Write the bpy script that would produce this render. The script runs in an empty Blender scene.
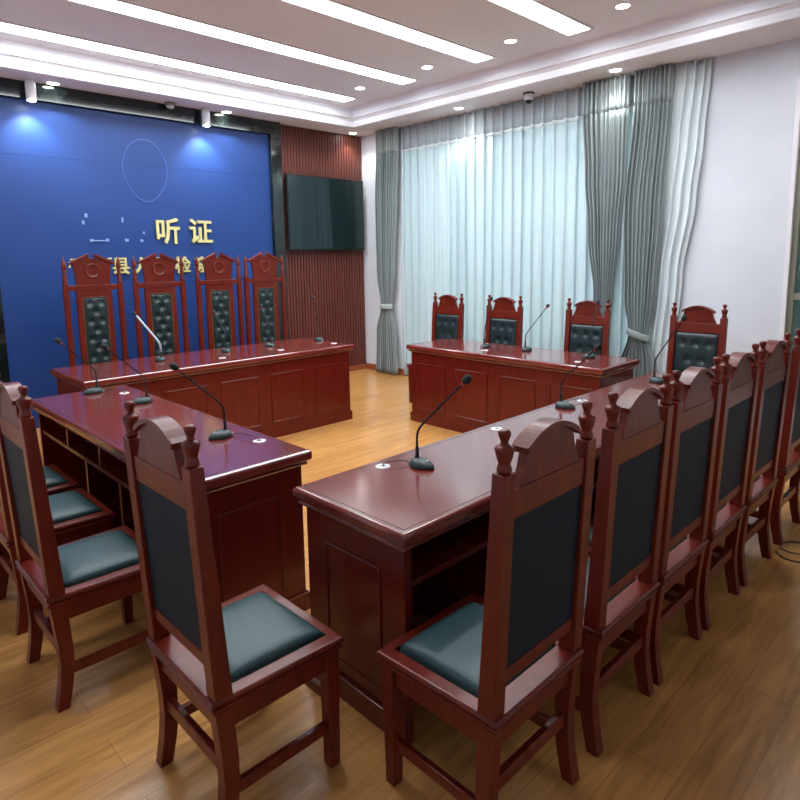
import bpy, bmesh, math, random
from mathutils import Vector, Matrix
random.seed(7)
PI = math.pi
sc = bpy.context.scene
C = sc.collection

# ------------------------------------------------------------------ materials
def lin(r, g, b):
    f = lambda c: (c/255/12.92 if c/255 <= .04045 else ((c/255+.055)/1.055)**2.4)
    return (f(r), f(g), f(b), 1)

def mat(name, col, rough=.5, metal=0, coat=0, spec=.5, emit=0, emitcol=None):
    m = bpy.data.materials.new(name); m.use_nodes = True
    b = m.node_tree.nodes['Principled BSDF']
    b.inputs['Base Color'].default_value = col
    b.inputs['Roughness'].default_value = rough
    b.inputs['Metallic'].default_value = metal
    b.inputs['Coat Weight'].default_value = coat
    b.inputs['Coat Roughness'].default_value = .12
    b.inputs['Specular IOR Level'].default_value = spec
    if emit:
        b.inputs['Emission Color'].default_value = emitcol or col
        b.inputs['Emission Strength'].default_value = emit
    return m

def nd(m, t): return m.node_tree.nodes.new(t)
def lk(m, a, b): m.node_tree.links.new(a, b)

def noisy(m, c1, c2, scale=(8, 8, 8), detail=4, bump=0, dist=.002, lo=.3, hi=.7, ns=1.0):
    """object-space noise between two colours, optional bump"""
    b = m.node_tree.nodes['Principled BSDF']
    tc = nd(m, 'ShaderNodeTexCoord'); mp = nd(m, 'ShaderNodeMapping'); mp.inputs['Scale'].default_value = scale
    no = nd(m, 'ShaderNodeTexNoise'); no.inputs['Detail'].default_value = detail; no.inputs['Scale'].default_value = ns
    rp = nd(m, 'ShaderNodeValToRGB'); e = rp.color_ramp.elements
    e[0].position, e[0].color = lo, c1; e[1].position, e[1].color = hi, c2
    lk(m, tc.outputs['Object'], mp.inputs['Vector']); lk(m, mp.outputs['Vector'], no.inputs['Vector'])
    lk(m, no.outputs['Fac'], rp.inputs['Fac']); lk(m, rp.outputs['Color'], b.inputs['Base Color'])
    if bump:
        bp = nd(m, 'ShaderNodeBump'); bp.inputs['Strength'].default_value = bump; bp.inputs['Distance'].default_value = dist
        lk(m, no.outputs['Fac'], bp.inputs['Height']); lk(m, bp.outputs['Normal'], b.inputs['Normal'])
    return m

M = {}
M['wood'] = noisy(mat('varnished_mahogany', (0,0,0,1), .30, coat=.08, spec=.36), (.105,.0105,.0055,1), (.175,.018,.008,1), (30,30,5), ns=1.2)
M['desk'] = noisy(mat('varnished_mahogany_desk', (0,0,0,1), .28, coat=.18, spec=.4), (.10,.008,.0055,1), (.15,.0125,.008,1), (22,22,4), ns=1.2)
M['top'] = noisy(mat('polished_mahogany_top', (0,0,0,1), .17, coat=.8, spec=.7), (.155,.022,.018,1), (.205,.031,.024,1), (5,5,5), ns=1.5)
M['leather'] = noisy(mat('dark_teal_leather', (0,0,0,1), .42, spec=.45), (.022,.062,.070,1), (.030,.078,.086,1), (60,60,60), bump=.15, dist=.001)
M['leather_dark'] = noisy(mat('blackish_tufted_leather', (0,0,0,1), .36, spec=.5), (.010,.022,.026,1), (.016,.032,.036,1), (60,60,60), bump=.15, dist=.001)
M['backcloth'] = noisy(mat('dark_back_upholstery', (0,0,0,1), .6, spec=.2), (.006,.016,.027,1), (.009,.023,.036,1), (70,70,70), bump=.15, dist=.001)
M['brass'] = mat('brass_trim', lin(150,120,70), .35, metal=.6)
M['gold'] = mat('gold_letter', lin(226,216,150), .38, metal=.25)
M['ghost'] = mat('pale_blue_residue', lin(120,150,200), .5)
M['ghost_dim'] = mat('faint_blue_residue', lin(58,92,158), .5)
M['white'] = noisy(mat('white_wall_paint', (0,0,0,1), .75, spec=.25), lin(214,219,228), lin(220,225,233), (3,3,3))
M['ceil'] = noisy(mat('white_ceiling_paint', (0,0,0,1), .8, spec=.2), lin(234,232,236), lin(238,236,240), (2,2,2))
M['plaster'] = mat('white_plaster_moulding', lin(232,230,236), .6)
M['slats'] = noisy(mat('wood_slat_panel', (0,0,0,1), .42), lin(92,46,38), lin(112,57,45), (18,18,1.5))
M['blue'] = noisy(mat('blue_wall_panel', (0,0,0,1), .42, spec=.4), (.013,.048,.205,1), (.016,.056,.23,1), (.8,.8,.8))
M['marble'] = noisy(mat('black_green_marble', (0,0,0,1), .08, spec=.7), (.006,.010,.010,1), (.035,.050,.048,1), (5,5,5), detail=8, lo=.45, hi=.85)
M['outer'] = noisy(mat('dim_grey_green_backing', (0,0,0,1), .9), lin(92,104,96), lin(104,114,106), (2,2,2))
M['base'] = mat('skirting_wood', lin(150,84,56), .35, coat=.3)
M['tvframe'] = mat('black_tv_bezel', (.008,.010,.011,1), .3)
M['tvscreen'] = mat('tv_glass', (.008,.020,.022,1), .09, spec=.6)
M['plastic'] = mat('dark_green_black_plastic', (.026,.050,.050,1), .35)
M['black'] = mat('black_rubber', (.010,.010,.011,1), .5)
M['neck'] = mat('black_gooseneck_metal', (.03,.03,.035,1), .3, metal=.7)
M['paleneck'] = mat('pale_grey_gooseneck', lin(170,180,195), .35, metal=.3)
M['foam'] = noisy(mat('black_foam', (0,0,0,1), .9), (.008,.012,.013,1), (.03,.04,.042,1), (300,300,300), bump=.6)
M['redring'] = mat('red_ring', lin(190,50,50), .4)
M['whiteplastic'] = mat('white_plastic', lin(225,225,228), .35)
M['chrome'] = mat('brushed_metal', lin(190,190,190), .25, metal=.9)
M['alu'] = mat('grey_green_window_frame', lin(138,140,124), .45)
M['lamp'] = mat('lit_panel_diffuser', (1,1,1,1), .5, emit=14.0, emitcol=(.90,.96,1,1))
M['bulb'] = mat('lit_downlight_lens', (1,1,1,1), .5, emit=30, emitcol=(1,.98,.95,1))

# laminate floor: planks along X
m = M['floor'] = mat('golden_laminate', (0,0,0,1), .28, coat=.25)
b = m.node_tree.nodes['Principled BSDF']
tc = nd(m,'ShaderNodeTexCoord'); br = nd(m,'ShaderNodeTexBrick')
br.inputs['Scale'].default_value = 1; br.inputs['Brick Width'].default_value = 1.2; br.inputs['Row Height'].default_value = .16
br.inputs['Mortar Size'].default_value = .0010; br.inputs['Mortar Smooth'].default_value = .2
br.inputs['Color1'].default_value = lin(196,142,80); br.inputs['Color2'].default_value = lin(205,152,90); br.inputs['Mortar'].default_value = lin(140,90,44)
lk(m, tc.outputs['Object'], br.inputs['Vector'])
mp = nd(m,'ShaderNodeMapping'); mp.inputs['Scale'].default_value = (1.6,14,1)
no = nd(m,'ShaderNodeTexNoise'); no.inputs['Scale'].default_value = 1.6; no.inputs['Detail'].default_value = 6; no.inputs['Distortion'].default_value = 1.2
lk(m, tc.outputs['Object'], mp.inputs['Vector']); lk(m, mp.outputs['Vector'], no.inputs['Vector'])
rp = nd(m,'ShaderNodeValToRGB'); rp.color_ramp.elements[0].position=.3; rp.color_ramp.elements[0].color=(.70,.66,.60,1); rp.color_ramp.elements[1].position=.7; rp.color_ramp.elements[1].color=(1.12,1.12,1.12,1)
lk(m, no.outputs['Fac'], rp.inputs['Fac'])
mx = nd(m,'ShaderNodeMix'); mx.data_type='RGBA'; mx.blend_type='MULTIPLY'; mx.inputs[0].default_value = 1
lk(m, br.outputs['Color'], mx.inputs[6]); lk(m, rp.outputs['Color'], mx.inputs[7]); lk(m, mx.outputs[2], b.inputs['Base Color'])

def cloth(name, col, transp, transl, stripes=False):
    m = bpy.data.materials.new(name); m.use_nodes = True
    nt = m.node_tree; nt.nodes.remove(nt.nodes['Principled BSDF']); out = nt.nodes['Material Output']
    d = nd(m,'ShaderNodeBsdfDiffuse'); d.inputs['Color'].default_value = col
    t = nd(m,'ShaderNodeBsdfTranslucent'); t.inputs['Color'].default_value = col
    tr = nd(m,'ShaderNodeBsdfTransparent')
    a = nd(m,'ShaderNodeMixShader'); a.inputs['Fac'].default_value = transl
    c = nd(m,'ShaderNodeMixShader'); c.inputs['Fac'].default_value = transp
    tc = nd(m,'ShaderNodeTexCoord'); no = nd(m,'ShaderNodeTexNoise'); no.inputs['Scale'].default_value = 400
    bp = nd(m,'ShaderNodeBump'); bp.inputs['Strength'].default_value = .15; bp.inputs['Distance'].default_value = .001
    lk(m, tc.outputs['Object'], no.inputs['Vector']); lk(m, no.outputs['Fac'], bp.inputs['Height']); lk(m, bp.outputs['Normal'], d.inputs['Normal'])
    lk(m, d.outputs[0], a.inputs[1]); lk(m, t.outputs[0], a.inputs[2])
    lk(m, a.outputs[0], c.inputs[1]); lk(m, tr.outputs[0], c.inputs[2]); lk(m, c.outputs[0], out.inputs['Surface'])
    return m
M['sheer'] = cloth('white_sheer', lin(222,240,245), .26, .15)
M['sheer_head'] = cloth('white_sheer_shaded_top', lin(214,224,228), .55, .15)  # same sheer made greyer and clearer to give the shaded band above the window
M['sheer_dense'] = cloth('white_sheer_gathered', lin(236,245,248), .04, .15)
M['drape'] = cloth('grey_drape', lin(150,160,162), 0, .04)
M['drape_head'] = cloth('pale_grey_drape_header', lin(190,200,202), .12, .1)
# window glass
m = M['glass'] = bpy.data.materials.new('window_glass'); m.use_nodes = True
nt = m.node_tree; nt.nodes.remove(nt.nodes['Principled BSDF'])
g = nd(m,'ShaderNodeBsdfGlossy'); g.inputs['Roughness'].default_value = .02
t = nd(m,'ShaderNodeBsdfTransparent'); t.inputs['Color'].default_value = (.86,.95,.92,1)
fr = nd(m,'ShaderNodeFresnel'); fr.inputs['IOR'].default_value = 1.5
x = nd(m,'ShaderNodeMixShader'); lk(m, fr.outputs[0], x.inputs[0]); lk(m, t.outputs[0], x.inputs[1]); lk(m, g.outputs[0], x.inputs[2]); lk(m, x.outputs[0], nt.nodes['Material Output'].inputs['Surface'])

# ------------------------------------------------------------------ mesh helpers
def link(o, parent=None):
    C.objects.link(o)
    if parent: o.parent = parent
    return o

def obj(name, bm, m, parent=None, loc=None):
    bmesh.ops.recalc_face_normals(bm, faces=bm.faces)
    me = bpy.data.meshes.new(name); bm.to_mesh(me); bm.free()
    for k in (m if isinstance(m, list) else [m]): me.materials.append(k)
    o = bpy.data.objects.new(name, me)
    if loc: o.location = loc
    return link(o, parent)

def tag(o, label=None, cat=None, group=None, kind=None):
    if label: o['label'] = label
    if cat: o['category'] = cat
    if group: o['group'] = group
    if kind: o['kind'] = kind
    return o

def thing(name, label, cat, loc=(0,0,0), rz=0, group=None):
    o = bpy.data.objects.new(name, None); o.location = loc; o.rotation_euler = (0,0,rz); o.empty_display_size = .1
    link(o); return tag(o, label, cat, group)

def struct(name, bm, m, parent=None):
    o = obj(name, bm, m, parent)
    if not parent: o['kind'] = 'structure'
    return o

def B(): return bmesh.new()

def box(bm, x0, x1, y0, y1, z0, z1, bev=0, seg=2):
    r = bmesh.ops.create_cube(bm, size=1)
    vs = r['verts']
    for v in vs:
        v.co = Vector(((x0+x1)/2+v.co.x*(x1-x0), (y0+y1)/2+v.co.y*(y1-y0), (z0+z1)/2+v.co.z*(z1-z0)))
    if bev:
        es = list({e for v in vs for e in v.link_edges})
        bmesh.ops.bevel(bm, geom=es, offset=bev, segments=seg, affect='EDGES', profile=.5)
    return bm

def hexa(bm, bot, top, bev=0):
    """8-corner solid from 4 bottom + 4 top points"""
    vs = [bm.verts.new(p) for p in bot] + [bm.verts.new(p) for p in top]
    fs = [bm.faces.new([vs[i] for i in q]) for q in ((3,2,1,0),(4,5,6,7),(0,1,5,4),(1,2,6,5),(2,3,7,6),(3,0,4,7))]
    if bev:
        es = list({e for f in fs for e in f.edges})
        bmesh.ops.bevel(bm, geom=es, offset=bev, segments=2, affect='EDGES', profile=.5)
    return bm

def lathe(bm, prof, n=20, c=(0,0,0)):
    rings = []
    for r, z in prof:
        rings.append([bm.verts.new((c[0]+max(r,1e-4)*math.cos(2*PI*i/n), c[1]+max(r,1e-4)*math.sin(2*PI*i/n), c[2]+z)) for i in range(n)])
    for a, b2 in zip(rings, rings[1:]):
        for i in range(n):
            f = bm.faces.new((a[i], a[(i+1)%n], b2[(i+1)%n], b2[i])); f.smooth = True
    bm.faces.new(rings[0][::-1]); bm.faces.new(rings[-1])
    return bm

def tube(bm, pts, rad, n=10):
    pts = [Vector(p) for p in pts]; rings = []
    up = Vector((0,0,1)); prev = None
    for i, p in enumerate(pts):
        d = (pts[min(i+1,len(pts)-1)] - pts[max(i-1,0)]).normalized()
        if prev is None:
            a = d.orthogonal().normalized()
        else:
            a = (prev - d*prev.dot(d)).normalized()
        prev = a; b2 = d.cross(a); r = rad[i] if isinstance(rad, (list,tuple)) else rad
        rings.append([bm.verts.new(p + a*r*math.cos(2*PI*k/n) + b2*r*math.sin(2*PI*k/n)) for k in range(n)])
    for a, b2 in zip(rings, rings[1:]):
        for i in range(n):
            f = bm.faces.new((a[i], a[(i+1)%n], b2[(i+1)%n], b2[i])); f.smooth = True
    bm.faces.new(rings[0][::-1]); bm.faces.new(rings[-1])
    return bm

def prism(bm, pts, y0, y1, bev=0):
    """polygon in XZ extruded along Y"""
    a = [bm.verts.new((p[0], y0, p[1])) for p in pts]; b2 = [bm.verts.new((p[0], y1, p[1])) for p in pts]
    n = len(pts); fs = [bm.faces.new(a), bm.faces.new(b2[::-1])]
    for i in range(n): fs.append(bm.faces.new((a[i], b2[i], b2[(i+1)%n], a[(i+1)%n])))
    if bev:
        es = [e for e in fs[0].edges] + [e for e in fs[1].edges]
        bmesh.ops.bevel(bm, geom=es, offset=bev, segments=2, affect='EDGES', profile=.5)
    return bm

def slab(bm, x0, x1, y0, y1, prof):
    """rectangular loft: prof = [(inset, z), ...] bottom to top (moulded edge)"""
    rings = [[bm.verts.new(p) for p in ((x0+i,y0+i,z),(x1-i,y0+i,z),(x1-i,y1-i,z),(x0+i,y1-i,z))] for i, z in prof]
    for a, b2 in zip(rings, rings[1:]):
        for i in range(4): bm.faces.new((a[i], a[(i+1)%4], b2[(i+1)%4], b2[i]))
    bm.faces.new(rings[0][::-1]); bm.faces.new(rings[-1])
    return bm

def bez(p0, p1, p2, p3, n=16):
    p0,p1,p2,p3 = map(Vector, (p0,p1,p2,p3))
    return [(1-t)**3*p0 + 3*(1-t)**2*t*p1 + 3*(1-t)*t*t*p2 + t**3*p3 for t in [i/n for i in range(n+1)]]

def copy_tree(o, parent=None):
    c = o.copy(); C.objects.link(c)
    if parent: c.parent = parent
    for ch in [k for k in KIDS.get(o.name, [])]: copy_tree(ch, c)
    return c
KIDS = {}
def snapshot(root):
    KIDS.clear()
    for o in bpy.data.objects:
        if o.parent: KIDS.setdefault(o.parent.name, []).append(o)

# ------------------------------------------------------------------ room
XR, YB, XL, YF, ZS, ZC = 5.904, 6.802, -.42, -1.1, 3.283, 3.51
TX0, TX1, TY0, TY1 = .16, 5.38, -.2, 6.34          # ceiling tray
struct('floor', box(B(), XL-.2, XR+.2, YF-.2, YB+.2, -.1, 0), M['floor'])
struct('wall_left', box(B(), XL-.15, XL, YF, YB, 0, ZC+.1), M['white'])
struct('wall_front', box(B(), XL-.15, XR+.15, YF-.15, YF, 0, ZC+.1), M['white'])
struct('wall_back', box(B(), XL-.15, XR+.15, YB, YB+.15, 0, ZC+.1), M['white'])
# right wall with two window openings
W1 = (3.0, 5.85, .12, 2.985)     # y0,y1,z0,z1 big window behind sheers
W2 = (-.35, 1.455, .30, 2.95)    # bare window near the camera
wb = B()
def wseg(y0, y1, z0, z1): box(wb, XR, XR+.18, y0, y1, z0, z1)
wseg(YF, W2[0], 0, ZC+.1); wseg(W2[1], 2.45, 0, ZC+.1); wseg(W1[1], YB+.15, 0, ZC+.1)
wseg(W2[0], W2[1], 0, W2[2]); wseg(W2[0], W2[1], W2[3], ZC+.1)
wseg(2.45, W1[1], 0, W1[2]); wseg(2.45, W1[1], W1[3], ZC+.1)
struct('wall_right', wb, M['white'])

def window(name, y0, y1, z0, z1, muls, trans, fm='alu'):
    fb = B(); w = .055
    box(fb, XR+.03, XR+.11, y0, y0+w, z0, z1, .004); box(fb, XR+.03, XR+.11, y1-w, y1, z0, z1, .004)
    box(fb, XR+.03, XR+.11, y0, y1, z0, z0+w, .004); box(fb, XR+.03, XR+.11, y0, y1, z1-w, z1, .004)
    for y in muls: box(fb, XR+.035, XR+.105, y-w/2, y+w/2, z0, z1, .004)
    for z in trans: box(fb, XR+.033, XR+.107, y0, y1, z-w/2, z+w/2, .004)
    f = struct(name, fb, M[fm])
    obj('glass_pane', box(B(), XR+.066, XR+.072, y0+.02, y1-.02, z0+.02, z1-.02), M['glass'], f)
    return f
window('window_1', 2.45, W1[1], W1[2], W1[3], (3.3, 4.15, 5.0), (), 'plaster')
struct('trim_4', box(B(), XR-.006, XR+.03, 2.45, W1[1]+.05, 2.955, 3.01, .003), M['plaster'])
struct('wall_exterior_added', box(B(), 7.6, 7.8, -7, 2.15, -1, 6), M['outer'])  # added wall outside, put there to keep the bare window dim
wn = window('window_2', W2[0], W2[1], W2[2], W2[3], (.55,), (1.24,))
# white sill/reveal jamb edge of the near window
struct('trim_1', box(B(), XR-.012, XR+.03, 1.44, 1.475, .28, 2.97, .003), M['plaster'])

# ceiling: soffit ring, tray sides with moulding, upper ceiling
cb = B()
box(cb, XL-.1, TX0, YF-.1, YB+.1, ZS, ZS+.1); box(cb, TX1, XR+.15, YF-.1, YB+.1, ZS, ZS+.1)
box(cb, TX0, TX1, YF-.1, TY0, ZS, ZS+.1); box(cb, TX0, TX1, TY1, YB+.1, ZS, ZS+.1)
box(cb, TX0-.2, TX1+.2, TY0-.2, TY1+.2, ZC, ZC+.1)
struct('ceiling', cb, M['ceil'])
def ringloft(prof):
    bm = B(); rings = []
    for i, z in prof:
        rings.append([bm.verts.new(p) for p in ((TX0+i,TY0+i,z),(TX1-i,TY0+i,z),(TX1-i,TY1-i,z),(TX0+i,TY1-i,z))])
    for a, b2 in zip(rings, rings[1:]):
        for i in range(4): bm.faces.new((a[i], a[(i+1)%4], b2[(i+1)%4], b2[i]))
    return bm
tm = ringloft([(-.02,3.272),(.0,3.272),(.012,3.28),(.012,3.325),(-.002,3.33),(-.002,3.345),(.03,3.375),(.05,3.38),(.05,3.392),(.02,3.396),(.02,3.46),(.05,3.50),(.09,3.512)])
struct('trim_2', tm, M['plaster'])

# skirting
struct('baseboard_back', box(B(), 4.52, XR-.016, YB-.046, YB-.03, 0, .075, .004), M['base'])
bbm = B(); box(bbm, XR-.016, XR-.0005, 1.48, YB-.03, 0, .085, .004); struct('baseboard_right', bbm, M['base'])
struct('baseboard_left', box(B(), XL+.0005, XL+.016, YF, YB-.03, 0, .085, .004), M['base'])

# wood slat cladding, both sides of the blue panel
for k, (a, b2) in enumerate(((4.522, XR-.001), (XL+.001, 1.218))):
    sb = B(); box(sb, a, b2, YB-.012, YB-.001, 0, ZS-.002)
    x = a; p = .046
    while x + .032 < b2:
        box(sb, x, x+.034, YB-.030, YB-.011, .0, ZS-.002, .003, 1); x += p
    tag(obj('slatted_wall_panel', sb, M['slats']), kind='structure')

# black marble surround and blue panel
mb = B()
box(mb, 1.222, 4.518, YB-.10, YB-.001, 3.125, ZS-.001, .003)
box(mb, 1.222, 1.37, YB-.10, YB-.001, 0, 3.125, .003); box(mb, 4.37, 4.518, YB-.10, YB-.001, 0, 3.125, .003)
o = struct('trim_3', mb, M['marble'])
bb = B()
for a, b2, z0, z1 in ((1.372,2.37,0,1.0),(2.372,3.37,0,1.0),(3.372,4.368,0,1.0),(1.372,4.368,1.001,2.62),(1.372,4.368,2.622,3.123)):
    box(bb, a, b2, YB-.045, YB-.001, z0, z1)
pan = thing('blue_wall_panel', 'large glossy blue feature panel on the wall behind the bench, framed in black marble', 'wall panel', (2.87, YB-.045, 0))
o = obj('panel_board', bb, M['blue'], pan); o.location = (-2.87, -(YB-.045), 0)
YP = YB-.0455
# faint trace of a removed round emblem
eb = B(); cx, cz = 2.82, 2.57; rx, rz = .245, .33
def ellipse_pt(t, s=1):
    zz = math.sin(t); w = 1 - .16*max(0, -zz)
    return (cx + rx*s*w*math.cos(t), cz + rz*s*zz)
N = 56
a = [ellipse_pt(2*PI*i/N) for i in range(N)]; b2 = [ellipse_pt(2*PI*i/N, .955) for i in range(N)]
ra = [eb.verts.new((p[0], YP-.004, p[1])) for p in a]; rb = [eb.verts.new((p[0], YP-.004, p[1])) for p in b2]
rc = [eb.verts.new((p[0], YP, p[1])) for p in a]; rd = [eb.verts.new((p[0], YP, p[1])) for p in b2]
for i in range(N):
    j = (i+1)%N
    eb.faces.new((ra[i],ra[j],rb[j],rb[i])); eb.faces.new((ra[i],rc[i],rc[j],ra[j])); eb.faces.new((rb[i],rb[j],rd[j],rd[i]))
tag(obj('emblem_outline', eb, M['ghost_dim']), 'faint oval outline left by a removed emblem, high on the blue panel', 'emblem')

def text_mesh(name, ch, size, x, z, bold, m, label, group):
    cu = bpy.data.curves.new(name, 'FONT'); cu.body = ch; cu.size = size
    cu.extrude = .012; cu.offset = 0; cu.bevel_depth = 0; cu.align_x = 'CENTER'; cu.align_y = 'CENTER'; cu.resolution_u = 3
    t = bpy.data.objects.new('tmp', cu); C.objects.link(t)
    dg = bpy.context.evaluated_depsgraph_get(); me = bpy.data.meshes.new_from_object(t.evaluated_get(dg))
    bpy.data.objects.remove(t); bpy.data.curves.remove(cu)
    xs = [v.co.x for v in me.vertices]; ys = [v.co.y for v in me.vertices]
    mx, my = (min(xs)+max(xs))/2, (min(ys)+max(ys))/2
    for v in me.vertices: v.co = Vector((v.co.x-mx, -v.co.z, v.co.y-my))
    bm = bmesh.new()
    for k, (dx, dz) in enumerate(((0,0),(1,1),(-1,1),(1,-1),(-1,-1),(1,0),(-1,0),(0,1),(0,-1))):
        n0 = len(bm.verts); bm.from_mesh(me); bm.verts.ensure_lookup_table()
        for v in bm.verts[n0:]: v.co += Vector((dx*bold, -.00008*k, dz*bold))
    bm.to_mesh(me); bm.free()
    me.name = name; me.materials.clear(); me.materials.append(m)
    o = bpy.data.objects.new(name, me); o.location = (x, YP-.0125, z); C.objects.link(o)
    return tag(o, label, 'letter', group)
text_mesh('gold_character', '听', .295, 3.02, 1.94, .0052, M['gold'], 'large gold character 听, left of the two big ones on the blue panel', 'large gold characters on the blue panel')
text_mesh('gold_character', '证', .295, 3.405, 1.945, .0052, M['gold'], 'large gold character 证, right of the two big ones on the blue panel', 'large gold characters on the blue panel')
for ch, x in zip('县人民检察院', (2.485,2.705,2.935,3.165,3.40,3.62)):
    text_mesh('small_gold_character', ch, .19, x, 1.568, .0032, M['gold'], 'small gold character %s in the lower row on the blue panel' % ch, 'small gold characters in the lower row')
def bits(name, L, m, label):
    t = thing(name, label, 'letter', (L[0][0], YP, L[0][2]), 0, 'remains of removed gold characters')
    for x0, x1, z0, z1 in L: obj('stroke', box(B(), x0-L[0][0], x1-L[0][0], -.010, 0, z0-L[0][2], z1-L[0][2], .003), m, t)
    return t
bits('character_remnant', [(2.17,2.20,2.06,2.10),(2.14,2.165,1.99,2.03),(2.20,2.24,1.815,1.845),(2.24,2.36,1.822,1.834),(2.355,2.39,1.82,1.85)], M['ghost'], 'pale remains of the leftmost removed large character on the blue panel')
bits('character_remnant', [(2.55,2.59,1.82,1.85),(2.71,2.745,1.82,1.845),(2.745,2.765,1.90,1.93),(2.53,2.55,2.02,2.07)], M['ghost'], 'pale remains of the removed large character just left of 听')
bits('small_character_remnant', [(2.02,2.04,1.60,1.65),(2.00,2.10,1.635,1.65),(2.09,2.115,1.58,1.66),(1.98,2.0,1.56,1.62)], M['gold'], 'partly visible small gold character at the left end of the lower row')
bits('small_character_remnant', [(2.24,2.265,1.60,1.66),(2.36,2.40,1.64,1.655)], M['gold'], 'partly visible small gold character, second from left in the lower row')

# ------------------------------------------------------------------ ceiling fittings
WHICH = ['nearest the back wall','second from the back wall','third from the back wall','fourth from the back wall','the one closest to the camera']
for k, yc in enumerate((6.0, 4.98, 3.95, 2.93, 1.9)):
    t = thing('ceiling_light', 'long recessed white light strip in the tray ceiling, ' + WHICH[k], 'ceiling light', (2.9, yc, ZC), 0, 'long light strips in the ceiling')
    f = B(); box(f, -2.17,2.17,-.125,-.105,-.012,-.0005); box(f,-2.17,2.17,.105,.125,-.012,-.0005); box(f,-2.17,-2.15,-.105,.105,-.012,-.0005); box(f,2.15,2.17,-.105,.105,-.012,-.0005)
    obj('frame', f, M['plaster'], t)
    obj('diffuser', box(B(), -2.15,2.15,-.105,.105,-.006,-.0005), M['lamp'], t)

def downlight(x, y, z, label, group, power=16):
    t = thing('downlight', label, 'downlight', (x, y, z), 0, group)
    rb2 = B(); n = 28
    prof = [(.050,-.001),(.052,-.007),(.064,-.006),(.068,-.001)]
    rings = [[rb2.verts.new((r*math.cos(2*PI*i/n), r*math.sin(2*PI*i/n), zz)) for i in range(n)] for r, zz in prof]
    for a, b3 in zip(rings, rings[1:]):
        for i in range(n): rb2.faces.new((a[i],a[(i+1)%n],b3[(i+1)%n],b3[i])).smooth = True
    obj('trim_ring', rb2, M['plaster'], t)
    obj('lens', lathe(B(), [(.049,-.0005),(.049,-.004),(.04,-.006)], 24), M['bulb'], t)
    L = bpy.data.lights.new('downlight_lamp', 'SPOT'); L.energy = power; L.spot_size = 2.1; L.spot_blend = .7; L.shadow_soft_size = .04; L.color = (1,.98,.96)
    lo = bpy.data.objects.new('downlight_lamp', L); lo.location = (0,0,-.02); link(lo, t)
for x, y, w in ((5.62,6.62,'in the corner by the slatted wall'),(5.63,4.77,'above the white sheer curtain'),(5.60,2.87,'above the grey drapes, beside the dome camera'),(5.6,1.0,'above the bare window')):
    downlight(x, y, ZS, 'round downlight in the ceiling border ' + w, 'downlights in the ceiling border')
for x, w in ((3.74,'above the right end of the blue panel'),(1.95,'above the left end of the blue panel')):
    downlight(x, 6.62, ZS, 'round downlight in the ceiling border ' + w, 'downlights in the ceiling border')
for y, w in ((5.53,'between the first and second strips from the back wall'),(4.49,'between the second and third strips from the back wall'),(3.47,'between the third and fourth strips from the back wall'),(2.42,'between the fourth and fifth strips from the back wall')):
    downlight(4.81, y, ZC, 'round downlight in the raised ceiling ' + w, 'downlights in the raised ceiling')

def spot_can(x, label, power=26):
    t = thing('spotlight', label, 'spotlight', (x, 6.60, ZS), 0, 'white cylinder spotlights above the blue panel')
    obj('mount', lathe(B(), [(.03,-.001),(.03,-.014),(.02,-.02)][::-1], 20), M['whiteplastic'], t)
    obj('housing', lathe(B(), [(.041,-.190),(.043,-.185),(.043,-.035),(.038,-.018)], 24), M['whiteplastic'], t)
    obj('lens', lathe(B(), [(.030,-.196),(.035,-.1905)], 24), M['bulb'], t)
    L = bpy.data.lights.new('spot_lamp', 'SPOT'); L.energy = power; L.spot_size = 1.9; L.spot_blend = .8; L.shadow_soft_size = .03; L.color = (.92,.97,1)
    lo = bpy.data.objects.new('spot_lamp', L); lo.location = (0,0,-.215); lo.rotation_euler = (.22,0,0); link(lo, t)
spot_can(1.75, 'white cylinder spotlight shining on the left end of the blue panel')
spot_can(3.475, 'white cylinder spotlight shining on the right end of the blue panel')

t = thing('dome_camera', 'white dome security camera hanging under the ceiling border by the curtains', 'security camera', (5.68, 3.86, ZS))
obj('base_ring', lathe(B(), [(.058,-.016),(.060,-.014),(.060,-.001)], 28), M['black'], t)
obj('housing', lathe(B(), [(.036,-.075),(.05,-.06),(.052,-.03),(.054,-.0165)], 28), M['whiteplastic'], t)
obj('lens_dome', lathe(B(), [(.006,-.108),(.02,-.103),(.031,-.09),(.035,-.0755)], 24), M['black'], t)
t = thing('smoke_detector', 'small grey round detector under the ceiling border above the blue panel', 'detector', (3.08, 6.62, ZS))
obj('base', lathe(B(), [(.055,-.03),(.058,-.026),(.058,-.001)], 28), M['alu'], t)
obj('sensor', lathe(B(), [(.028,-.058),(.038,-.050),(.040,-.0305)], 24), M['whiteplastic'], t)

# ------------------------------------------------------------------ television
t = thing('television', 'large black wall-mounted television on the slatted wood wall', 'television', (5.19, 6.70, 1.72))
obj('bezel', box(B(), -.632, .632, -.03, .02, .0, .95, .006), M['tvframe'], t)
obj('screen', box(B(), -.618, .618, -.0325, -.0295, .022, .937), M['tvscreen'], t)
obj('wall_bracket', box(B(), -.22, .22, .0205, .071, .3, .65, .004), M['black'], t)

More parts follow.
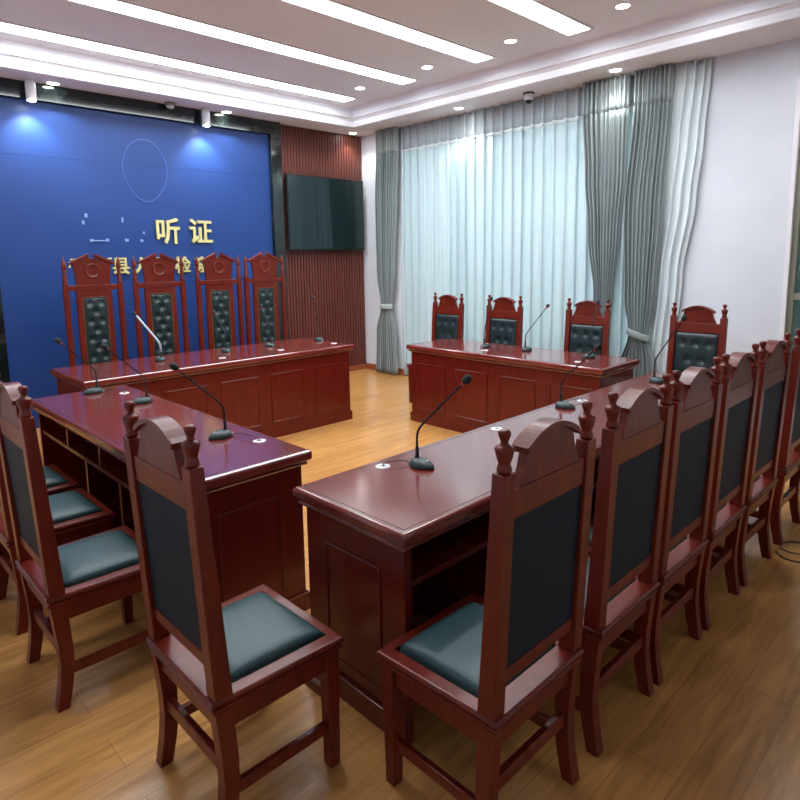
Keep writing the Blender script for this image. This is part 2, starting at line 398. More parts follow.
# ------------------------------------------------------------------ curtains (all hang in front of the right wall)
def ylerp(keys, z):
    keys = sorted(keys)
    if z <= keys[0][0]: return keys[0][1:]
    for k0, k1 in zip(keys, keys[1:]):
        if z <= k1[0]:
            t = (z-k0[0])/(k1[0]-k0[0]); t = t*t*(3-2*t)
            return [a+(b2-a)*t for a, b2 in zip(k0[1:], k1[1:])]
    return keys[-1][1:]
def curtain(name, keys, folds, x0, z0, z1, m, parent, amp=.035, nz=30, seed=0, over=.15):
    """keys: (z, y_low, y_high, amp scale)"""
    rnd = random.Random(seed); nf = folds*14
    ph = [rnd.uniform(-.35,.35) for _ in range(folds+2)]; am = [rnd.uniform(.6,1.25) for _ in range(folds+2)]
    bm = B(); grid = []
    for j in range(nz+1):
        z = z0+(z1-z0)*j/nz; ya, yb, s = ylerp(keys, z); row = []
        for i in range(nf+1):
            u = i/nf; f = u*folds; k = int(f); w = f-k
            p = ph[k]*(1-w)+ph[k+1]*w; aa = am[k]*(1-w)+am[k+1]*w
            uu = u + over/folds*math.sin(2*PI*f+p)
            x = x0 + amp*s*aa*math.cos(2*PI*(f+p*.5)) + .006*math.sin(z*2.1+k*1.7)
            row.append(bm.verts.new((x, ya+(yb-ya)*uu, z)))
        grid.append(row)
    for a, b2 in zip(grid, grid[1:]):
        for i in range(nf):
            bm.faces.new((a[i],a[i+1],b2[i+1],b2[i])).smooth = True
    o = obj(name, bm, m, parent)
    so = o.modifiers.new('thick','SOLIDIFY'); so.thickness = .0025; so.offset = 0
    return o
def tie(y0, y1, z, x0, par, m, r=.05, tilt=.03):
    bm = B(); n = 28; yc = (y0+y1)/2; hy = (y1-y0)/2+.012
    rings = []
    for dz, g in ((-.035,0),(-.03,.004),(.03,.004),(.035,0)):
        rings.append([bm.verts.new((x0+(r+g)*math.cos(2*PI*i/n), yc+(hy+g)*math.sin(2*PI*i/n), z+dz+tilt*math.sin(2*PI*i/n))) for i in range(n)])
    for a, b2 in zip(rings, rings[1:]):
        for i in range(n): bm.faces.new((a[i],a[(i+1)%n],b2[(i+1)%n],b2[i])).smooth = True
    o = obj('tieback', bm, m, par); so = o.modifiers.new('thick','SOLIDIFY'); so.thickness = .003
    return o
XC = 5.80
def curtain_thing(name, label, cat, y, x=XC): return thing(name, label, cat, (x, y, 0))
def shift(o, t):
    o.location = tuple(-c for c in t.location); return o
# left grey drape
t = curtain_thing('grey_drape', 'grey pleated drape tied back beside the corner by the television', 'curtain', 6.2, 5.785)
shift(curtain('cloth', [(0,6.02,6.43,.9),(.6,6.05,6.40,.9),(.95,6.11,6.30,.5),(1.4,6.05,6.36,.9),(2.4,5.98,6.37,1),(2.97,5.95,6.34,1)], 9, 5.785, .015, 2.97, M['drape'], t, .034, 40, 3, .30), t)
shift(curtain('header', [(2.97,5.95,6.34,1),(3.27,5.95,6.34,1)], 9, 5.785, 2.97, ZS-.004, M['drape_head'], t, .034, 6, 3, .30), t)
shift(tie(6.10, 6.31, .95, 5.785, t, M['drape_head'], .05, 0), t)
# right pair
t = curtain_thing('grey_drape', 'grey pleated drape gathered behind the third chair, left of the pair', 'curtain', 3.05, 5.78)
shift(curtain('cloth', [(0,2.86,3.16,.8),(.8,2.95,3.10,.5),(1.2,2.92,3.12,.7),(1.8,2.87,3.20,1),(2.4,2.83,3.26,1),(2.97,2.83,3.30,1)], 10, 5.78, .015, 2.97, M['drape'], t, .034, 40, 5, .30), t)
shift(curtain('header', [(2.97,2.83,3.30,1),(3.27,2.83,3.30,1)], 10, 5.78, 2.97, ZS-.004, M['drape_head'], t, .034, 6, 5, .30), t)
shift(tie(2.95, 3.10, .84, 5.78, t, M['drape'], .05, 0), t)
t = curtain_thing('grey_drape', 'grey pleated drape tied back between the third and fourth chairs, right of the pair', 'curtain', 2.62, 5.78)
shift(curtain('cloth', [(0,2.44,2.86,.9),(.5,2.46,2.84,.9),(.84,2.545,2.745,.5),(1.2,2.50,2.80,.8),(2.0,2.46,2.83,1),(2.97,2.42,2.77,1)], 9, 5.78, .015, 2.97, M['drape'], t, .034, 40, 8, .30), t)
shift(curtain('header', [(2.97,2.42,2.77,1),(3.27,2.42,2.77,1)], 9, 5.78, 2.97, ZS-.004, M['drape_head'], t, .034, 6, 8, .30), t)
shift(tie(2.545, 2.745, .84, 5.78, t, M['drape'], .05, .035), t)
# sheers
t = curtain_thing('sheer_curtain', 'wide white sheer curtain across the big window behind the side desk', 'curtain', 4.4, 5.855)
shift(curtain('cloth', [(0,2.80,5.98,1),(3.2,2.80,5.98,1)], 24, 5.857, .02, 2.96, M['sheer'], t, .024, 14, 21, .34), t)
shift(curtain('window_head_band', [(0,2.80,5.98,1),(3.2,2.80,5.98,1)], 24, 5.857, 2.96, 3.0, M['sheer_dense'], t, .026, 1, 21, .34), t)  # dense band on the sheer, standing in for the window head behind it
shift(curtain('header', [(0,2.80,5.98,1),(3.2,2.80,5.98,1)], 24, 5.857, 3.0, ZS-.004, M['sheer_head'], t, .026, 4, 21, .34), t)
t = curtain_thing('sheer_curtain', 'gathered white sheer at the right edge of the drapes, beside the bare white wall', 'curtain', 2.3, 5.85)
shift(curtain('cloth', [(0,2.38,2.75,1),(.5,2.36,2.75,1),(1.4,2.29,2.72,1),(2.1,2.20,2.70,1),(2.6,2.16,2.66,1),(3.2,2.13,2.6,1)], 6, 5.85, .02, ZS-.004, M['sheer_dense'], t, .025, 30, 31, .32), t)

# ------------------------------------------------------------------ standard chair (origin on floor under seat centre, faces +Y)
def finial(bm, c):
    lathe(bm, [(.015,0),(.0185,.004),(.019,.012),(.0155,.021),(.015,.026),(.0185,.034),(.0225,.050),(.0245,.060),(.0235,.064),(.015,.068),(.010,.073),(.0095,.080),(.013,.087),(.0155,.096),(.0155,.102),(.012,.107),(.004,.109)], 18, c)
def post_y(z, b0=-.185, t0=-.222, z0=.44, z1=1.10): return b0+(t0-b0)*(z-z0)/(z1-z0)

def seat_loft(bm, wf, wr, yf, yr, prof):
    rings = []
    for i, z in prof: rings.append([bm.verts.new(p) for p in ((-wr+i,yr+i,z),(wr-i,yr+i,z),(wf-i,yf-i,z),(-wf+i,yf-i,z))])
    for a, b2 in zip(rings, rings[1:]):
        for i in range(4): bm.faces.new((a[i], a[(i+1)%4], b2[(i+1)%4], b2[i]))
    bm.faces.new(rings[0][::-1]); bm.faces.new(rings[-1])
    return bm

def cushion(w, d, y0, z, h, m, parent, name='seat_cushion'):
    bm = B(); n = 14; g = []
    for j in range(n+1):
        r = []
        for i in range(n+1):
            u, v = i/n*2-1, j/n*2-1
            e = (1-abs(u)**6)*(1-abs(v)**6); e = max(e,0)**.5
            r.append(bm.verts.new((u*w/2*(1+.03*v), y0+v*d/2, z+h*e*(.82+.18*(1-u*u)*(1-v*v)))))
        g.append(r)
    for a, b2 in zip(g, g[1:]):
        for i in range(n): bm.faces.new((a[i],a[i+1],b2[i+1],b2[i])).smooth = True
    # closed underside
    loop = g[0][:] + [r[-1] for r in g[1:]] + g[-1][-2::-1] + [r[0] for r in g[-2:0:-1]]
    bm.faces.new(loop[::-1])
    return obj(name, bm, m, parent)

def tufted(w, h, rows, depth, yfun, z0, m, parent, name, bm_btn=None):
    """front pad on a leaning back: pad surface faces +Y; rows = list of (z rel 0..1, [x rel -1..1])"""
    btn = [(x*w/2, z*h) for z, xs in rows for x in xs]
    bm = B(); nx, nz = 30, int(30*h/w); g = []
    for j in range(nz+1):
        r = []
        for i in range(nx+1):
            u = i/nx*2-1; v = j/nz*2-1; x = u*w/2; zz = (v+1)/2*h
            e = max((1-abs(u)**8)*(1-abs(v)**12), 0)**.5
            d = depth*e
            for bx, bz in btn:
                q = ((x-bx)**2+(zz-bz)**2)/(.028**2); d -= depth*.72*math.exp(-q)*e
                # diagonal creases
            r.append(bm.verts.new((x, yfun(z0+zz)+d, z0+zz)))
        g.append(r)
    for a, b2 in zip(g, g[1:]):
        for i in range(nx): bm.faces.new((a[i],a[i+1],b2[i+1],b2[i])).smooth = True
    loop = g[0][:] + [r[-1] for r in g[1:]] + g[-1][-2::-1] + [r[0] for r in g[-2:0:-1]]
    bk = [bm.verts.new((v.co.x, v.co.y-.004, v.co.z)) for v in loop]
    n = len(loop)
    for i in range(n): bm.faces.new((loop[i], bk[i], bk[(i+1)%n], loop[(i+1)%n]))
    bm.faces.new(bk)
    o = None; bb = bm
    for bx, bz in btn:
        z = z0+bz; y = yfun(z)+depth*.25
        mt = Matrix.Translation((bx, y+.002, z)) @ Matrix.Scale(.5, 4, (0,1,0))
        bmesh.ops.create_uvsphere(bb, u_segments=10, v_segments=7, radius=.008, matrix=mt)
    for f in bb.faces: f.smooth = True
    return obj(name, bb, m, parent)

def make_chair():
    t = thing('courtroom_chair', 'x', 'chair')
    W = M['wood']
    obj('seat_frame', seat_loft(B(), .233, .216, .222, -.222, [(.012,.402),(.004,.404),(.004,.412),(.010,.416),(.010,.420),(.002,.424),(0,.432),(.004,.439),(.008,.4405)]), W, t)
    cushion(.362, .342, .016, .4405, .034, M['leather'], t)
    ap = B()
    box(ap, -.185,.185,.168,.188,.335,.403,.002); box(ap,-.175,.175,-.196,-.178,.335,.403,.002)
    box(ap, -.205,-.187,-.165,.165,.335,.403,.002); box(ap,.187,.205,-.165,.165,.335,.403,.002)
    obj('apron', ap, W, t)
    for s in (-1, 1):
        x = s*.195
        hw, hd = .024, .024
        bm = B(); y0, y1 = post_y(.4405), post_y(1.10)
        hexa(bm, [(x-hw,y0-hd-.003,.4405),(x+hw,y0-hd-.003,.4405),(x+hw,y0+hd+.003,.4405),(x-hw,y0+hd+.003,.4405)],
                 [(x-hw,y1-.020,1.10),(x+hw,y1-.020,1.10),(x+hw,y1+.020,1.10),(x-hw,y1+.020,1.10)], .003)
        p = obj('back_post', bm, W, t)
        fb = B(); finial(fb, (x, y1, 1.0995)); obj('finial', fb, W, p)
        # front leg
        lb = B(); xx = s*.197; yy = .185
        hexa(lb, [(xx-.019,yy-.019,0),(xx+.019,yy-.019,0),(xx+.019,yy+.019,0),(xx-.019,yy+.019,0)],
                 [(xx-.024,yy-.024,.403),(xx+.024,yy-.024,.403),(xx+.024,yy+.024,.403),(xx-.024,yy+.024,.403)], .003)
        obj('leg', lb, W, t)
        # sabre rear leg
        lb = B(); rings = []
        for z, y, h in ((.403,-.187,.025),(.33,-.180,.025),(.25,-.174,.024),(.17,-.173,.023),(.09,-.182,.022),(0,-.200,.020)):
            rings.append([lb.verts.new(q) for q in ((x-.020,y-h,z),(x+.020,y-h,z),(x+.020,y+h,z),(x-.020,y+h,z))])
        for a, b2 in zip(rings, rings[1:]):
            for i in range(4): lb.faces.new((a[i],a[(i+1)%4],b2[(i+1)%4],b2[i]))
        lb.faces.new(rings[0]); lb.faces.new(rings[-1][::-1])
        obj('leg', lb, W, t)
        obj('stretcher', box(B(), s*.196-.010, s*.196+.010, -.152, .168, .120, .158, .003), W, t)
    obj('stretcher', box(B(), -.176,.176,-.186,-.164,.185,.228,.003), W, t)
    obj('stretcher', box(B(), -.179,.179,.174,.194,.215,.250,.003), W, t)
    def rail(z0, z1, th=.014, xw=.1715):
        a, b2 = post_y(z0), post_y(z1)
        return hexa(B(), [(-xw,a-th,z0),(xw,a-th,z0),(xw,a+th,z0),(-xw,a+th,z0)], [(-xw,b2-th,z1),(xw,b2-th,z1),(xw,b2+th,z1),(-xw,b2+th,z1)], .003)
    obj('top_rail', rail(.972, 1.05), W, t); obj('bottom_rail', rail(.512, .552), W, t)
    # upholstered back: dark board behind, tufted pad in front
    a, b2 = post_y(.552), post_y(.972)
    obj('back_upholstery', hexa(B(), [(-.1715,a-.010,.5515),(.1715,a-.010,.5515),(.1715,a+.004,.5515),(-.1715,a+.004,.5515)], [(-.1715,b2-.010,.9725),(.1715,b2-.010,.9725),(.1715,b2+.004,.9725),(-.1715,b2+.004,.9725)]), M['backcloth'], t)
    rows = [(.79,[-.62,0,.62]),(.47,[-.31,.31]),(.15,[-.62,0,.62])]
    tufted(.34, .418, rows, .022, lambda z: post_y(z)+.0045, .553, M['leather_dark'], t, 'backrest_pad')
    # crest
    bm = B(); yc = post_y(1.10)+.004
    arc = [(.106-.0265*i, 1.180-.046*((.106-.0265*i)/.124)**2) for i in range(9)]
    prism(bm, [(-.142,1.0505),(.142,1.0505),(.118,1.095)] + arc + [(-.118,1.095)], yc-.013, yc+.013, .0015)
    cr = obj('crest', bm, W, t)
    cap = B(); up, lo = [], []
    for i in range(17):
        u = -1+i/8; up.append((u*.126, 1.191-.043*u*u)); lo.append((u*.124, 1.178-.046*u*u))
    prism(cap, up+lo[::-1], yc-.026, yc+.026, .003)
    obj('arched_cap', cap, W, cr)
    return t

chair0 = make_chair(); snapshot(chair0)
used = False
def place_chair(x, y, rz, label, group):
    global used
    o = chair0 if not used else copy_tree(chair0); used = True
    o.location = (x, y, 0); o.rotation_euler = (0,0,rz); o['label'] = label; o['group'] = group
    return o
R = math.radians
for x, d, lab in ((1.372,0,'closest to the camera'),(1.912,.3,'second from the near end'),(2.387,-.2,'third from the near end'),(2.87,.6,'fourth from the near end'),(3.37,-.4,'fifth from the near end'),(3.97,.3,'furthest, cut by the right edge')):
    place_chair(x, 1.078, R(d), 'high-backed chair seen from behind at the right desk, ' + lab, 'chairs along the near right desk')
for x, y, lab in ((.898,1.655,'standing past its end panel'),(.738,2.553,'first one beside the desk'),(.755,3.20,'second beside the desk, mostly hidden'),(.765,3.735,'third beside the desk, only its seat showing')):
    place_chair(x, y, R(-90), 'teal-seated chair at the left desk, ' + lab, 'chairs along the left desk')
for y, lab in ((4.58,'at the far end by the left drape'),(3.81,'second from the far end'),(2.87,'third from the far end')):
    place_chair(4.998, y, R(90), 'tufted-back chair behind the curtain side desk, ' + lab, 'chairs behind the curtain side desk')
place_chair(4.998, 1.89, R(90), 'tufted-back chair in front of the bare white wall past the right desk', 'chairs behind the curtain side desk')

# ------------------------------------------------------------------ tall judge chair
def make_tall():
    t = thing('tall_judge_chair', 'x', 'chair'); W = M['wood']; hw = .234; yb = -.235
    obj('seat_frame', seat_loft(B(), .25, .24, .25, -.25, [(.01,.41),(0,.415),(0,.445),(.006,.452)]), W, t)
    cushion(.38, .38, .03, .452, .04, M['leather'], t)
    ap = B(); box(ap,-.205,.205,.20,.222,.33,.411,.002); box(ap,-.205,.205,-.222,-.20,.33,.411,.002); box(ap,-.232,-.21,-.2,.2,.33,.411,.002); box(ap,.21,.232,-.2,.2,.33,.411,.002)
    obj('apron', ap, W, t)
    for s in (-1,1):
        for y in (.215,-.222):
            obj('leg', hexa(B(), [(s*.215-.02,y-.02,0),(s*.215+.02,y-.02,0),(s*.215+.02,y+.02,0),(s*.215-.02,y+.02,0)], [(s*.215-.025,y-.025,.411),(s*.215+.025,y-.025,.411),(s*.215+.025,y+.025,.411),(s*.215-.025,y+.025,.411)], .003), W, t)
        p = obj('back_post', box(B(), s*hw-.022, s*hw+.022, yb-.014, yb+.026, .4525, 1.425, .003), W, t)
        fb = B(); lathe(fb, [(.020,0),(.023,.01),(.015,.016),(.023,.028),(.023,.036),(.014,.042),(.022,.054),(.022,.062),(.013,.068),(.021,.080),(.021,.088),(.012,.094),(.020,.106),(.019,.114),(.012,.120),(.017,.128),(.022,.150),(.021,.165),(.015,.190),(.008,.215),(.003,.240)], 16, (s*hw, yb+.006, 1.4245))
        obj('spire_finial', fb, W, p)
        obj('inner_stile', box(B(), s*.130-.024, s*.130+.024, yb-.008, yb+.020, .4525, 1.3595, .003), W, t)
    obj('top_rail', box(B(), -.2115, .2115, yb-.012, yb+.024, 1.36, 1.408, .004), W, t)
    obj('upper_panel', box(B(), -.1055, .1055, yb-.006, yb+.018, 1.302, 1.3595), W, t)
    obj('bottom_rail', box(B(), -.1055, .1055, yb-.008, yb+.020, .56, .61, .003), W, t)
    tr = B(); w, z0, z1 = .1055, .611, 1.3015; y0, y1 = yb+.004, yb+.022
    box(tr,-w,-w+.006,y0,y1,z0,z1); box(tr,w-.006,w,y0,y1,z0,z1); box(tr,-w+.006,w-.006,y0,y1,z0,z0+.006); box(tr,-w+.006,w-.006,y0,y1,z1-.006,z1)
    obj('brass_edging', tr, M['brass'], t)
    rows = []
    for k in range(8): rows.append((.07+.123*k, [-.5,.5] if k%2 else [0]))
    tufted(.197, .674, rows, .028, lambda z: yb+.004, .619, M['leather_dark'], t, 'backrest_pad')
    cr = B(); prism(cr, [(-.145,1.4085),(.145,1.4085),(.148,1.48),(.158,1.56),(.168,1.60),(.03,1.664),(.016,1.640),(-.016,1.640),(-.03,1.664),(-.168,1.60),(-.158,1.56),(-.148,1.48)], yb-.006, yb+.018, .002)
    c = obj('crest', cr, W, t)
    for s in (-1,1):
        g = B(); pts = [(s*.020,1.668),(s*.030,1.690),(s*.196,1.610),(s*.194,1.588)]
        prism(g, pts if s > 0 else pts[::-1], yb-.016, yb+.030, .002); obj('pediment_moulding', g, W, c)
    md = B(); n = 30
    lathe(md, [(.066,0),(.066,.006),(.058,.010),(.053,.004),(.04,.002),(.02,.001),(.005,.001)], n)
    for v in md.verts: v.co = Vector((v.co.x, yb+.0175+v.co.z, 1.535+v.co.y))
    obj('round_medallion', md, W, c)
    return t
tall = make_tall(); snapshot(tall)
for k, (x, lab) in enumerate(((3.757,'nearest the television'),(3.20,'second from the right'),(2.567,'third from the right'),(1.954,'furthest left'))):
    o = tall if k == 0 else copy_tree(tall)
    o.location = (x, 5.772, 0); o.rotation_euler = (0,0,PI)
    o['label'] = 'tall gabled judge chair before the blue panel, ' + lab; o['group'] = 'tall judge chairs behind the back desk'

# ------------------------------------------------------------------ desks.  local frame: length along X, public side = -Y, user side = +Y
TZ = .765
def desk(label, loc, rz, L, D, npan, grommets, ndiv):
    t = thing('wooden_desk', label, 'desk', loc, rz, None); W = M['desk']
    top = obj('tabletop', slab(B(), -L/2, L/2, -D/2, D/2, [(.028,.698),(.018,.699),(.014,.706),(.020,.712),(.010,.717),(.002,.724),(0,.733),(0,.752),(.003,.760),(.009,.7645),(.013,.765)]), M['top'], t)
    ib = B(); q = .030
    for a in ((-L/2+q, L/2-q, -D/2+q, -D/2+q+.0025), (-L/2+q, L/2-q, D/2-q-.0025, D/2-q), (-L/2+q, -L/2+q+.0025, -D/2+q+.0025, D/2-q-.0025), (L/2-q-.0025, L/2-q, -D/2+q+.0025, D/2-q-.0025)):
        box(ib, *a, .7651, .7656)
    obj('inlay_line', ib, M['black'], top)
    o = .036                     # overhang
    X0, X1, Y0, Y1 = -L/2+o, L/2-o, -D/2+o, D/2-o
    # front panel with raised panels
    obj('front_panel', box(B(), X0, X1, Y0, Y0+.022, .0925, .6975), W, t)
    pw = (X1-X0)/npan
    for k in range(npan):
        c = X0+pw*(k+.5); h = pw/2-.065
        panel(c-h, c+h, Y0, 'front', t, W)
    for s, X in ((-1, X0), (1, X1)):
        obj('side_panel', box(B(), min(X, X-s*.03), max(X, X-s*.03), Y0+.0225, Y1, .0925, .6975), W, t)
        panel(Y0+.115, Y1-.115, X, 'left' if s < 0 else 'right', t, W)
    pl = B()
    e = .014
    box(pl, X0-e, X1+e, Y0-e, Y0+.022, 0, .086, .003); box(pl, X0-e, X0+.03, Y0+.0225, Y1+.004, 0, .086, .003); box(pl, X1-.03, X1+e, Y0+.0225, Y1+.004, 0, .086, .003)
    box(pl, X0-.006, X1+.006, Y0-.006, Y0+.02, .086, .0925); box(pl, X0-.006, X0+.03, Y0+.0225, Y1, .086, .0925); box(pl, X1-.03, X1+.006, Y0+.0225, Y1, .086, .0925)
    obj('plinth', pl, W, t)
    obj('shelf', box(B(), X0+.0305, X1-.0305, Y0+.0225, Y1-.01, .545, .568, .002), W, t)
    for k in range(1, ndiv):
        x = X0+(X1-X0)*k/ndiv
        obj('divider', box(B(), x-.012, x+.012, Y0+.0225, Y1-.012, .5685, .6975), W, t)
        obj('support_panel', box(B(), x-.014, x+.014, Y0+.0225, min(Y1-.10, Y0+.48), .0, .5445), W, t)
    for gx, gy in grommets:
        g = obj('cable_grommet', lathe(B(), [(.031,.7652),(.031,.767),(.027,.7685),(.012,.7685)], 24, (gx, gy, 0)), M['whiteplastic'], t)
        obj('grommet_hole', lathe(B(), [(.0115,.7686),(.0115,.7692)], 16, (gx, gy, 0)), M['chrome'], g)
    return t
def panel(a, b2, P, side, t, W, z0=.142, z1=.590):
    """framed recessed-look panel: raised bead + bevelled field standing on plane P"""
    bm = B()
    def bx(u0,u1,w0,w1,d0,d1):
        if side == 'front': box(bm, u0,u1,P-d1,P-d0,w0,w1,.002,1)
        elif side == 'left': box(bm, P-d1,P-d0,u0,u1,w0,w1,.002,1)
        else: box(bm, P+d0,P+d1,u0,u1,w0,w1,.002,1)
    s = .009
    bx(a,b2,z0,z0+s,.0002,.007); bx(a,b2,z1-s,z1,.0002,.007); bx(a,a+s,z0+s,z1-s,.0002,.007); bx(b2-s,b2,z0+s,z1-s,.0002,.007)
    box_f = (a+.0095,b2-.0095,z0+.0095,z1-.0095,.0002,.002); bx(*box_f)
    obj('raised_panel', bm, W, t)

def tolocal(loc, rz, pts):
    c, s = math.cos(-rz), math.sin(-rz)
    return [((x-loc[0])*c-(y-loc[1])*s, (x-loc[0])*s+(y-loc[1])*c) for x, y in pts]
def put_desk(label, loc, rz, L, D, npan, gw, ndiv): return desk(label, (*loc, 0), rz, L, D, npan, tolocal(loc, rz, gw), ndiv)
# near right desk: public side +Y, users at -Y
put_desk('long red-brown desk at the right with its polished end corner nearest the camera', ((1.264+4.40)/2, 1.595), PI, 4.40-1.264, .598, 6, [(1.656,1.814),(2.421,1.808),(3.24,1.80)], 5)
# left desk: users at -X, public side +X
put_desk('red-brown desk on the left, its panelled end facing the camera', ((.985+1.588)/2, (2.212+4.385)/2), R(90), 2.173, .603, 4, [(1.50,2.507),(1.47,4.10)], 4)
# back desk: users +Y, public -Y
put_desk('red-brown panelled desk at the back, in front of the blue panel and tall chairs', ((1.41+3.93)/2, 4.70+.41), 0, 2.52, .82, 5, [(3.225,4.926),(3.835,4.896),(2.62,4.93)], 5)
# curtain side desk: users +X, public -X
put_desk('red-brown panelled desk by the curtains, its long front facing the open floor', (4.24+.31, (2.2+4.27)/2), R(-90), 2.07, .62, 4, [(4.42,2.50),(4.43,3.45)], 4)

# ------------------------------------------------------------------ gooseneck microphones
def mic(x, y, person, tip, label, group, neck='neck', thick=.0042, gro=None, mid=.12):
    """person = unit dir towards the sitter; tip = world position of foam centre"""
    t = thing('gooseneck_microphone', label, 'microphone', (x, y, TZ+.0005), 0, group)
    a = math.atan2(person[1], person[0]); ca, sa = math.cos(a), math.sin(a)
    def W(u, v, z): return Vector((u*ca-v*sa, u*sa+v*ca, z))
    bm = B(); n = 28; rings = []
    for s, z in ((.94,.0003),(1,.004),(1,.010),(.93,.018),(.80,.026),(.60,.032),(.3,.035)):
        r = []
        for i in range(n):
            th = 2*PI*i/n; u = math.cos(th); v = math.sin(th)
            w = .043*(1-.28*max(u,0))
            r.append(bm.verts.new(W(-.006*(1-s)+u*.062*s, v*w*s, z*(1-.22*max(u,0)*s))))
        rings.append(r)
    for p, q in zip(rings, rings[1:]):
        for i in range(n): bm.faces.new((p[i],p[(i+1)%n],q[(i+1)%n],q[i])).smooth = True
    bm.faces.new(rings[0][::-1]); bm.faces.new(rings[-1])
    base = obj('base', bm, M['plastic'], t)
    bt = B(); lathe(bt, [(.0075,.028),(.0075,.0315),(.006,.033)], 14, tuple(W(.030,0,0))); obj('talk_button', bt, M['chrome'], base)
    s0 = W(-.028,0,.030)
    tp = Vector(tip)-Vector((x,y,TZ)); d = tp-s0
    obj('socket', lathe(B(), [(.011,0),(.011,.006),(.008,.012),(.007,.045),(.005,.055)], 14, tuple(s0)), M['black'], t)
    p1 = s0+Vector((0,0,mid)); k = s0+Vector((0,0,mid)); ld = (tp-k).normalized(); e1 = k+ld*.07
    pts = [s0+Vector((0,0,.05))] + bez(k-Vector((0,0,.045)), k-Vector((0,0,.005)), k+ld*.01, e1, 10) + [e1+(tp-e1)*u for u in (.2,.4,.6,.8,.9,1.0)]
    dirv = (pts[-1]-pts[-3]).normalized()
    end = tp-dirv*.022
    obj('gooseneck', tube(B(), [p for p in pts[:-1]]+[end], thick), M[neck], t)
    rg = B(); tube(rg, [end-dirv*.008, end+dirv*.004], .0075, 12); obj('light_ring', rg, M['redring'], t)
    fb = B(); q = Matrix.Translation(tp) @ dirv.to_track_quat('Z','Y').to_matrix().to_4x4() @ Matrix.Scale(1.45, 4, (0,0,1))
    bmesh.ops.create_uvsphere(fb, u_segments=16, v_segments=10, radius=.0165, matrix=q)
    for f in fb.faces: f.smooth = True
    obj('foam_windscreen', fb, M['foam'], t)
    if gro:
        g = Vector((gro[0]-x, gro[1]-y, .005)); s1 = W(-.060,0,.008); dd = (g-s1).normalized()
        pb = B(); tube(pb, [s1, s1+dd*.012], .006, 10); obj('plug', pb, M['whiteplastic'], t)
        cb2 = tube(B(), bez(s1+dd*.012, s1+dd*.03+Vector((0,0,.012)), g+Vector((0,0,.02)), g, 12), .0022, 8); obj('cable', cb2, M['black'], t)
    return t
G = 'microphones on the near right desk'
mic(1.765,1.695,(0,-1),(1.77,1.462,1.158),'black gooseneck microphone on the near right desk, closest to the camera',G,gro=(1.656,1.814),thick=.0048)
mic(3.03,1.79,(0,-1),(3.0,1.586,1.132),'black gooseneck microphone on the near right desk, middle one',G,gro=(3.24,1.80))
mic(4.045,1.70,(0,-1),(4.03,1.547,1.205),'black gooseneck microphone at the far end of the near right desk, before the white wall',G)
G = 'microphones on the curtain side desk'
mic(4.59,3.56,(1,0),(4.66,3.555,1.214),'black gooseneck microphone on the curtain side desk, furthest from the camera',G,gro=(4.43,3.45))
mic(4.66,3.15,(1,0),(5.0,3.16,1.143),'black gooseneck microphone on the curtain side desk, middle one leaning far out to the right',G)
mic(4.66,2.53,(1,0),(4.75,2.527,1.214),'black gooseneck microphone on the curtain side desk, in front of the third chair',G,gro=(4.42,2.50))
G = 'microphones on the back desk'
mic(3.87,5.20,(0,1),(3.87,5.27,1.207),'black gooseneck microphone at the right end of the back desk, before the slatted wall',G,gro=(3.835,4.896))
mic(3.30,5.24,(0,1),(3.3,5.36,1.156),'black gooseneck microphone on the back desk in front of the rightmost tall chair',G,gro=(3.225,4.926))
mic(2.826,5.24,(0,1),(2.80,5.38,1.13),'black gooseneck microphone on the back desk in front of the second tall chair from right',G,gro=(2.62,4.93))
mic(2.19,5.22,(0,1),(2.06,5.36,1.17),'pale curved gooseneck microphone on the back desk in front of the left tall chairs',G,'paleneck',.010)
G = 'microphones on the left desk'
mic(1.402,2.70,(-1,0),(1.20,2.71,1.14),'black gooseneck microphone on the left desk, near its panelled end',G,gro=(1.50,2.507),thick=.0048)
mic(1.44,3.73,(-1,0),(1.25,3.74,1.13),'black gooseneck microphone on the left desk, middle one',G)
mic(1.33,4.26,(-1,0),(1.15,4.26,1.13),'black gooseneck microphone at the far end of the left desk',G,gro=(1.47,4.10))

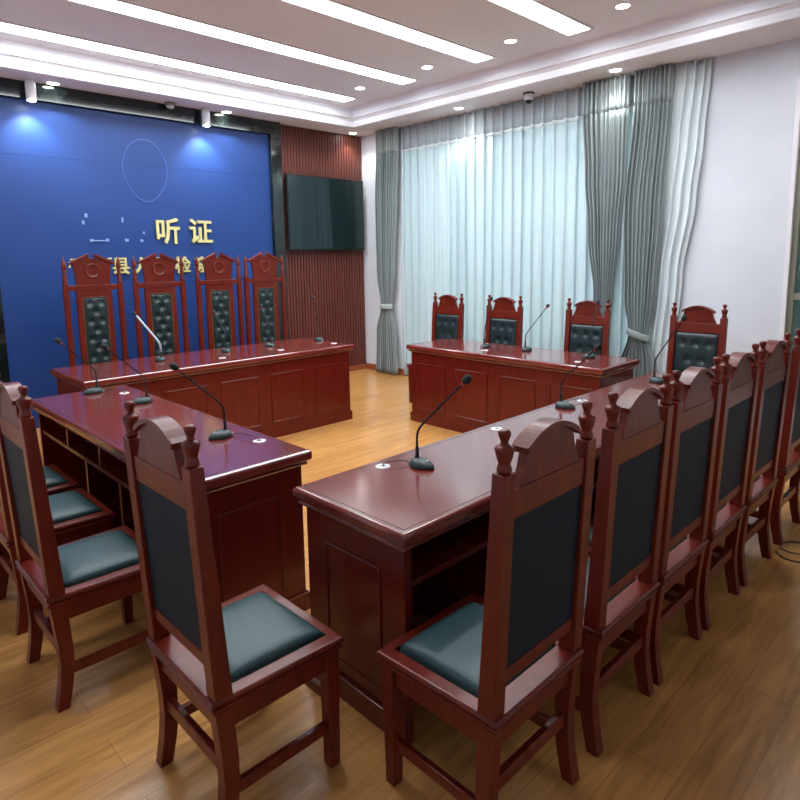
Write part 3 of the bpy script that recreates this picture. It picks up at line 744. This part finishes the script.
# floor cable by the right chairs
cp = [(3.66,.86),(3.60,.80),(3.63,.70),(3.76,.72),(3.86,.79),(3.80,.86),(3.70,.84),(3.72,.74),(3.95,.70),(4.25,.78),(4.45,.92),(4.62,.99),(4.9,.96),(5.3,.8),(5.8,.75)]
cu = B(); P = []
for i in range(len(cp)-1):
    p0 = cp[max(i-1,0)]; p1 = cp[i]; p2 = cp[i+1]; p3 = cp[min(i+2,len(cp)-1)]
    for k in range(6):
        u = k/6; P.append(tuple(.5*((2*p1[j])+(-p0[j]+p2[j])*u+(2*p0[j]-5*p1[j]+4*p2[j]-p3[j])*u*u+(-p0[j]+3*p1[j]-3*p2[j]+p3[j])*u**3) for j in (0,1)) + (.0045+.004*((len(P)//12)%2),))
tube(cu, P, .004, 8)
tag(obj('floor_cable', cu, M['neck']), 'thin dark cable looped on the floor behind the right row of chairs', 'cable')

# ------------------------------------------------------------------ world, camera, colour
w = bpy.data.worlds.new('World'); sc.world = w; w.use_nodes = True
w.node_tree.nodes['Background'].inputs[0].default_value = (.60,.80,.86,1)
w.node_tree.nodes['Background'].inputs[1].default_value = 1.0

F, CX, CY, YAW, PIT, ROL, H = 619.1038, 400.0, 343.7993, .7991016, .1398795, .0157117, 1.62
f = Vector((math.cos(YAW)*math.cos(PIT), math.sin(YAW)*math.cos(PIT), -math.sin(PIT)))
r = Vector((math.sin(YAW), -math.cos(YAW), 0)); d = f.cross(r)
c, s = math.cos(ROL), math.sin(ROL)
rr, dd = c*r+s*d, -s*r+c*d
cam = bpy.data.cameras.new('camera'); co = bpy.data.objects.new('camera', cam); C.objects.link(co)
mw = Matrix.Identity(4)
for i in range(3):
    mw[i][0], mw[i][1], mw[i][2] = rr[i], -dd[i], -f[i]
mw[0][3], mw[1][3], mw[2][3] = 0, 0, H
co.matrix_world = mw
cam.sensor_fit = 'HORIZONTAL'; cam.sensor_width = 36; cam.lens = F*36/800
cam.shift_x = (400-CX)/800; cam.shift_y = (CY-400)/800
cam.clip_start = .02
sc.camera = co
sc.view_settings.view_transform = 'Standard'; sc.view_settings.look = 'None'
sc.view_settings.gamma = 1; sc.view_settings.use_curve_mapping = False
sc.view_settings.exposure = 0.48
